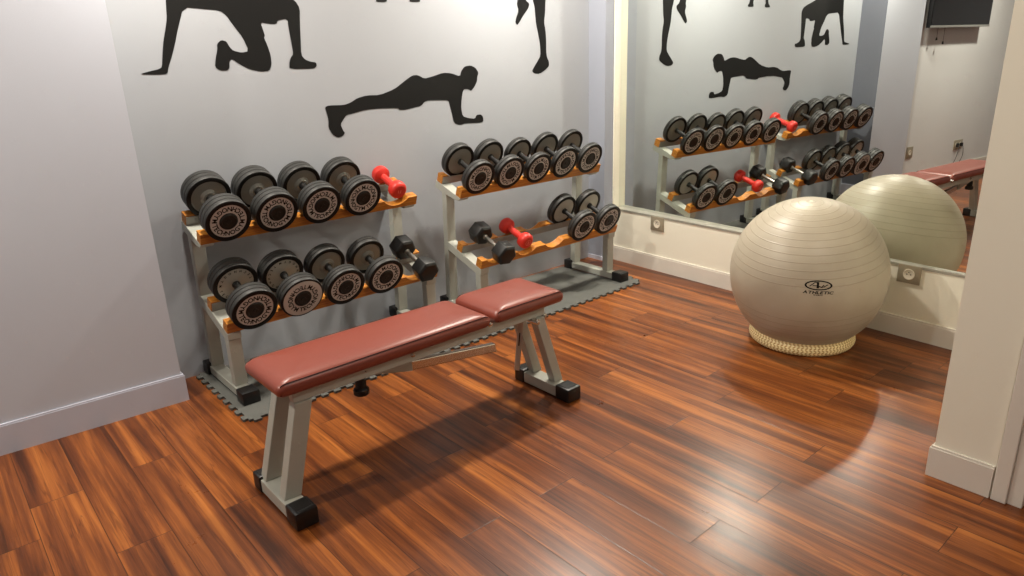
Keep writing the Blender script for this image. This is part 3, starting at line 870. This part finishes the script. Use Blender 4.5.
# ------------------------------------------------------------------ wall television
tv = thing('wall_television', 'black flat wall television seen only in the mirror, at its top right', 'television', (-.68, 3.40, 1.585))
bm = new_bm(); add_box(bm, (-.62, -.120, 0), (.62, -.075, .70), .005, 2); obj('tv_body', bm, M_tvb, tv)
bm = new_bm(); add_box(bm, (-.605, -.1215, .022), (.605, -.1190, .688)); obj('tv_screen', bm, M_screen, tv, smooth=False)
bm = new_bm(); add_box(bm, (-.62, -.1225, 0), (.62, -.1190, .020), .001, 1); obj('bezel_strip', bm, M_plate, tv, smooth=False)
bm = new_bm(); add_box(bm, (-.2, -.020, .2), (.2, -.0006, .5), .003, 1); add_box(bm, (-.05, -.076, .3), (.05, -.018, .4), .003, 1); obj('wall_bracket', bm, M_tvb, tv, smooth=False)
bm = new_bm()
for x, l in ((.34, .09), (.20, .13)):
    add_cyl(bm, (x, -.06, .02), (x, -.06, -l), .002, seg=6); add_cyl(bm, (x, -.06, -l), (x, -.06, -l - .03), .006, .011, seg=10)
obj('hanging_cords', bm, M_blk, tv)

# ------------------------------------------------------------------ black vinyl silhouettes on the back wall
f_px = 702.4
def rotx(a): return Matrix.Rotation(a, 3, 'X')
CAM = Matrix.Rotation(-.7073, 3, 'Z') @ Matrix.Rotation(1.2467, 3, 'X') @ Matrix.Rotation(-.0360, 3, 'Z')
def wall_pt(px, py, Y=3.523):
    d = CAM @ Vector(((px - 512) / f_px, (288 - py) / f_px, -1)); t = Y / d.y; return (d.x * t, 1.5 + d.z * t)
def smooth_poly(P, it=1):
    for _ in range(it):
        Q = []
        n = len(P)
        for i in range(n):
            a, b = P[i], P[(i + 1) % n]
            Q += [(a[0] * .8 + b[0] * .2, a[1] * .8 + b[1] * .2), (a[0] * .2 + b[0] * .8, a[1] * .2 + b[1] * .8)]
        P = Q
    return P
def decal(label, pts, ox, s=2.695):
    P = smooth_poly([wall_pt(ox + x / s, y / s) for x, y in pts])
    bm = new_bm(); add_prism(bm, P, 3.5225, 3.5210, lambda p, q, t: (p, t, q))
    tag(obj('wall_decal', bm, M_decal, smooth=False), label, 'wall decal', 'black exercise silhouettes on the back wall')
D1 = [(52, 200), (80, 192), (106, 186), (113, 180), (114, 150), (117, 108), (122, 80), (126, 50), (124, 20), (122, -20), (118, -60), (122, -95), (136, -120), (130, -140), (134, -165), (155, -182), (180, -172), (188, -150), (190, -130), (215, -128), (270, -112), (330, -75), (370, -42), (410, -25), (445, -12), (472, 2), (484, 22), (484, 60), (486, 100), (488, 148), (498, 160), (512, 166), (528, 168), (530, 178), (522, 185), (457, 186), (456, 170), (460, 155), (467, 146), (462, 118), (455, 80), (451, 50), (424, 55), (421, 65), (400, 64), (378, 60), (385, 80), (390, 96), (387, 101), (396, 120), (406, 150), (408, 175), (402, 191), (380, 193), (350, 187), (322, 173), (301, 158), (294, 166), (295, 182), (290, 190), (270, 190), (256, 181), (257, 160), (262, 135), (261, 118), (272, 108), (286, 111), (296, 128), (306, 137), (328, 142), (347, 138), (330, 100), (300, 62), (287, 42), (268, 28), (225, 24), (170, 19), (155, 80), (149, 112), (140, 150), (130, 182), (128, 199), (100, 201)]
D2 = [(552, 289), (562, 284), (604, 283), (622, 276), (640, 264), (665, 257), (700, 256), (740, 240), (768, 217), (788, 203), (802, 202), (820, 212), (842, 206), (870, 196), (892, 197), (916, 206), (919, 192), (928, 179), (945, 176), (958, 183), (966, 196), (962, 208), (962, 218), (956, 232), (946, 245), (939, 240), (925, 240), (920, 265), (919, 292), (923, 313), (938, 318), (957, 320), (960, 310), (972, 308), (978, 315), (979, 328), (965, 331), (930, 332), (916, 337), (900, 332), (895, 308), (889, 285), (885, 270), (858, 270), (832, 270), (820, 274), (812, 285), (790, 290), (768, 296), (752, 296), (749, 291), (700, 292), (660, 296), (630, 305), (610, 310), (603, 320), (594, 335), (600, 350), (606, 358), (600, 367), (586, 371), (572, 362), (562, 345), (562, 325), (557, 305)]
D3 = [(88, 0), (93, 18), (95, 42), (97, 65), (104, 98), (108, 124), (109, 150), (101, 165), (92, 180), (86, 191), (92, 198), (106, 199), (120, 190), (132, 178), (131, 165), (126, 154), (124, 138), (124, 110), (122, 80), (118, 60), (121, 35), (122, 0), (126, -40), (130, -80), (124, -110), (130, -155), (131, -190), (118, -205), (120, -218), (121, -238), (108, -250), (95, -240), (92, -222), (100, -206), (90, -190), (86, -160), (66, -150), (56, -166), (48, -158), (62, -134), (86, -136), (90, -100), (68, -88), (40, -78), (31, -62), (36, -38), (44, -14), (47, 0), (45, 12), (50, 28), (43, 50), (41, 60), (46, 68), (52, 60), (62, 42), (76, 22), (79, 10), (68, 0), (64, -30), (64, -46), (84, -50)]
D4 = [(690, 0), (690, 5), (718, 6), (719, -4), (714, -12), (716, -60), (730, -110), (744, -140), (756, -110), (770, -60), (782, -12), (780, 0), (781, 5), (807, 6), (809, -1), (800, -10), (796, -60), (784, -120), (776, -170), (776, -230), (800, -262), (812, -300), (804, -304), (786, -270), (768, -252), (762, -262), (766, -285), (752, -300), (736, -298), (728, -282), (732, -264), (722, -252), (704, -270), (688, -304), (680, -300), (690, -262), (714, -230), (712, -170), (704, -120), (700, -60), (700, -12)]
decal('black silhouette of a person kneeling with one hand down, upper left', D1, 120)
decal('black silhouette of a person holding a forearm plank, above the gap between the racks', D2, 120)
decal('black silhouette of a person standing on one leg above the right rack', D3, 500)
decal('black silhouette of standing feet cut by the top edge of the photo', D4, 120)

# ------------------------------------------------------------------ lights
def lamp(name, x, y, power, r=.06, col=(1, .80, .58), label=''):
    t = thing('ceiling_light', label, 'ceiling light', (x, y, H), group='recessed ceiling lights')
    bm = new_bm(); add_lathe(bm, [(r + .004, -.0005), (r + .03, -.0005), (r + .03, -.006), (r + .022, -.009), (r + .004, -.006)], 40, 'Z', closed=True)
    obj('trim_ring', bm, M_trimw, t)
    bm = new_bm(); add_lathe(bm, [(0, -.0008), (r + .003, -.0008), (r + .003, -.0030), (0, -.0030)], 40, 'Z'); obj('lens', bm, M_emit, t)
    ld = bpy.data.lights.new(name, 'AREA'); ld.shape = 'DISK'; ld.size = 2 * r; ld.energy = power; ld.color = col
    lo = bpy.data.objects.new(name, ld); COL.objects.link(lo); lo.location = (x, y, H - .012)
    return ld
WARM = (1.0, .92, .80)
for i, (x, y, p) in enumerate([(1.00, 2.95, 52), (2.98, 2.88, 72), (-.90, 2.55, 50), (1.75, .05, 18), (-1.8, .2, 6)]):  # lamp nearest the door is unseen, added to brighten the partition end
    lamp('lamp', x, y, p, .075, WARM, 'recessed round ceiling light above the room')

W = bpy.data.worlds.new('world'); SC.world = W; W.use_nodes = True
W.node_tree.nodes['Background'].inputs[0].default_value = (.6, .62, .7, 1); W.node_tree.nodes['Background'].inputs[1].default_value = .02

# ------------------------------------------------------------------ camera
cd = bpy.data.cameras.new('camera'); cd.sensor_width = 36; cd.lens = f_px / 1024 * 36; cd.clip_start = .01
cam = bpy.data.objects.new('camera', cd); COL.objects.link(cam)
cam.matrix_world = Matrix.Translation((0, 0, 1.5)) @ CAM.to_4x4()
SC.camera = cam

SC.view_settings.view_transform = 'Standard'; SC.view_settings.look = 'None'; SC.view_settings.gamma = 1
SC.view_settings.use_curve_mapping = False; SC.view_settings.exposure = -0.13
cy = SC.cycles
cy.use_denoising = True; cy.use_adaptive_sampling = False
cy.max_bounces = 10; cy.diffuse_bounces = 5; cy.glossy_bounces = 6
cy.caustics_reflective = True; cy.blur_glossy = 0.0
cy.sample_clamp_indirect = 0; cy.sample_clamp_direct = 0
try:
    cy.use_guiding = True; cy.use_surface_guiding = True; cy.guiding_training_samples = 64
except Exception: pass
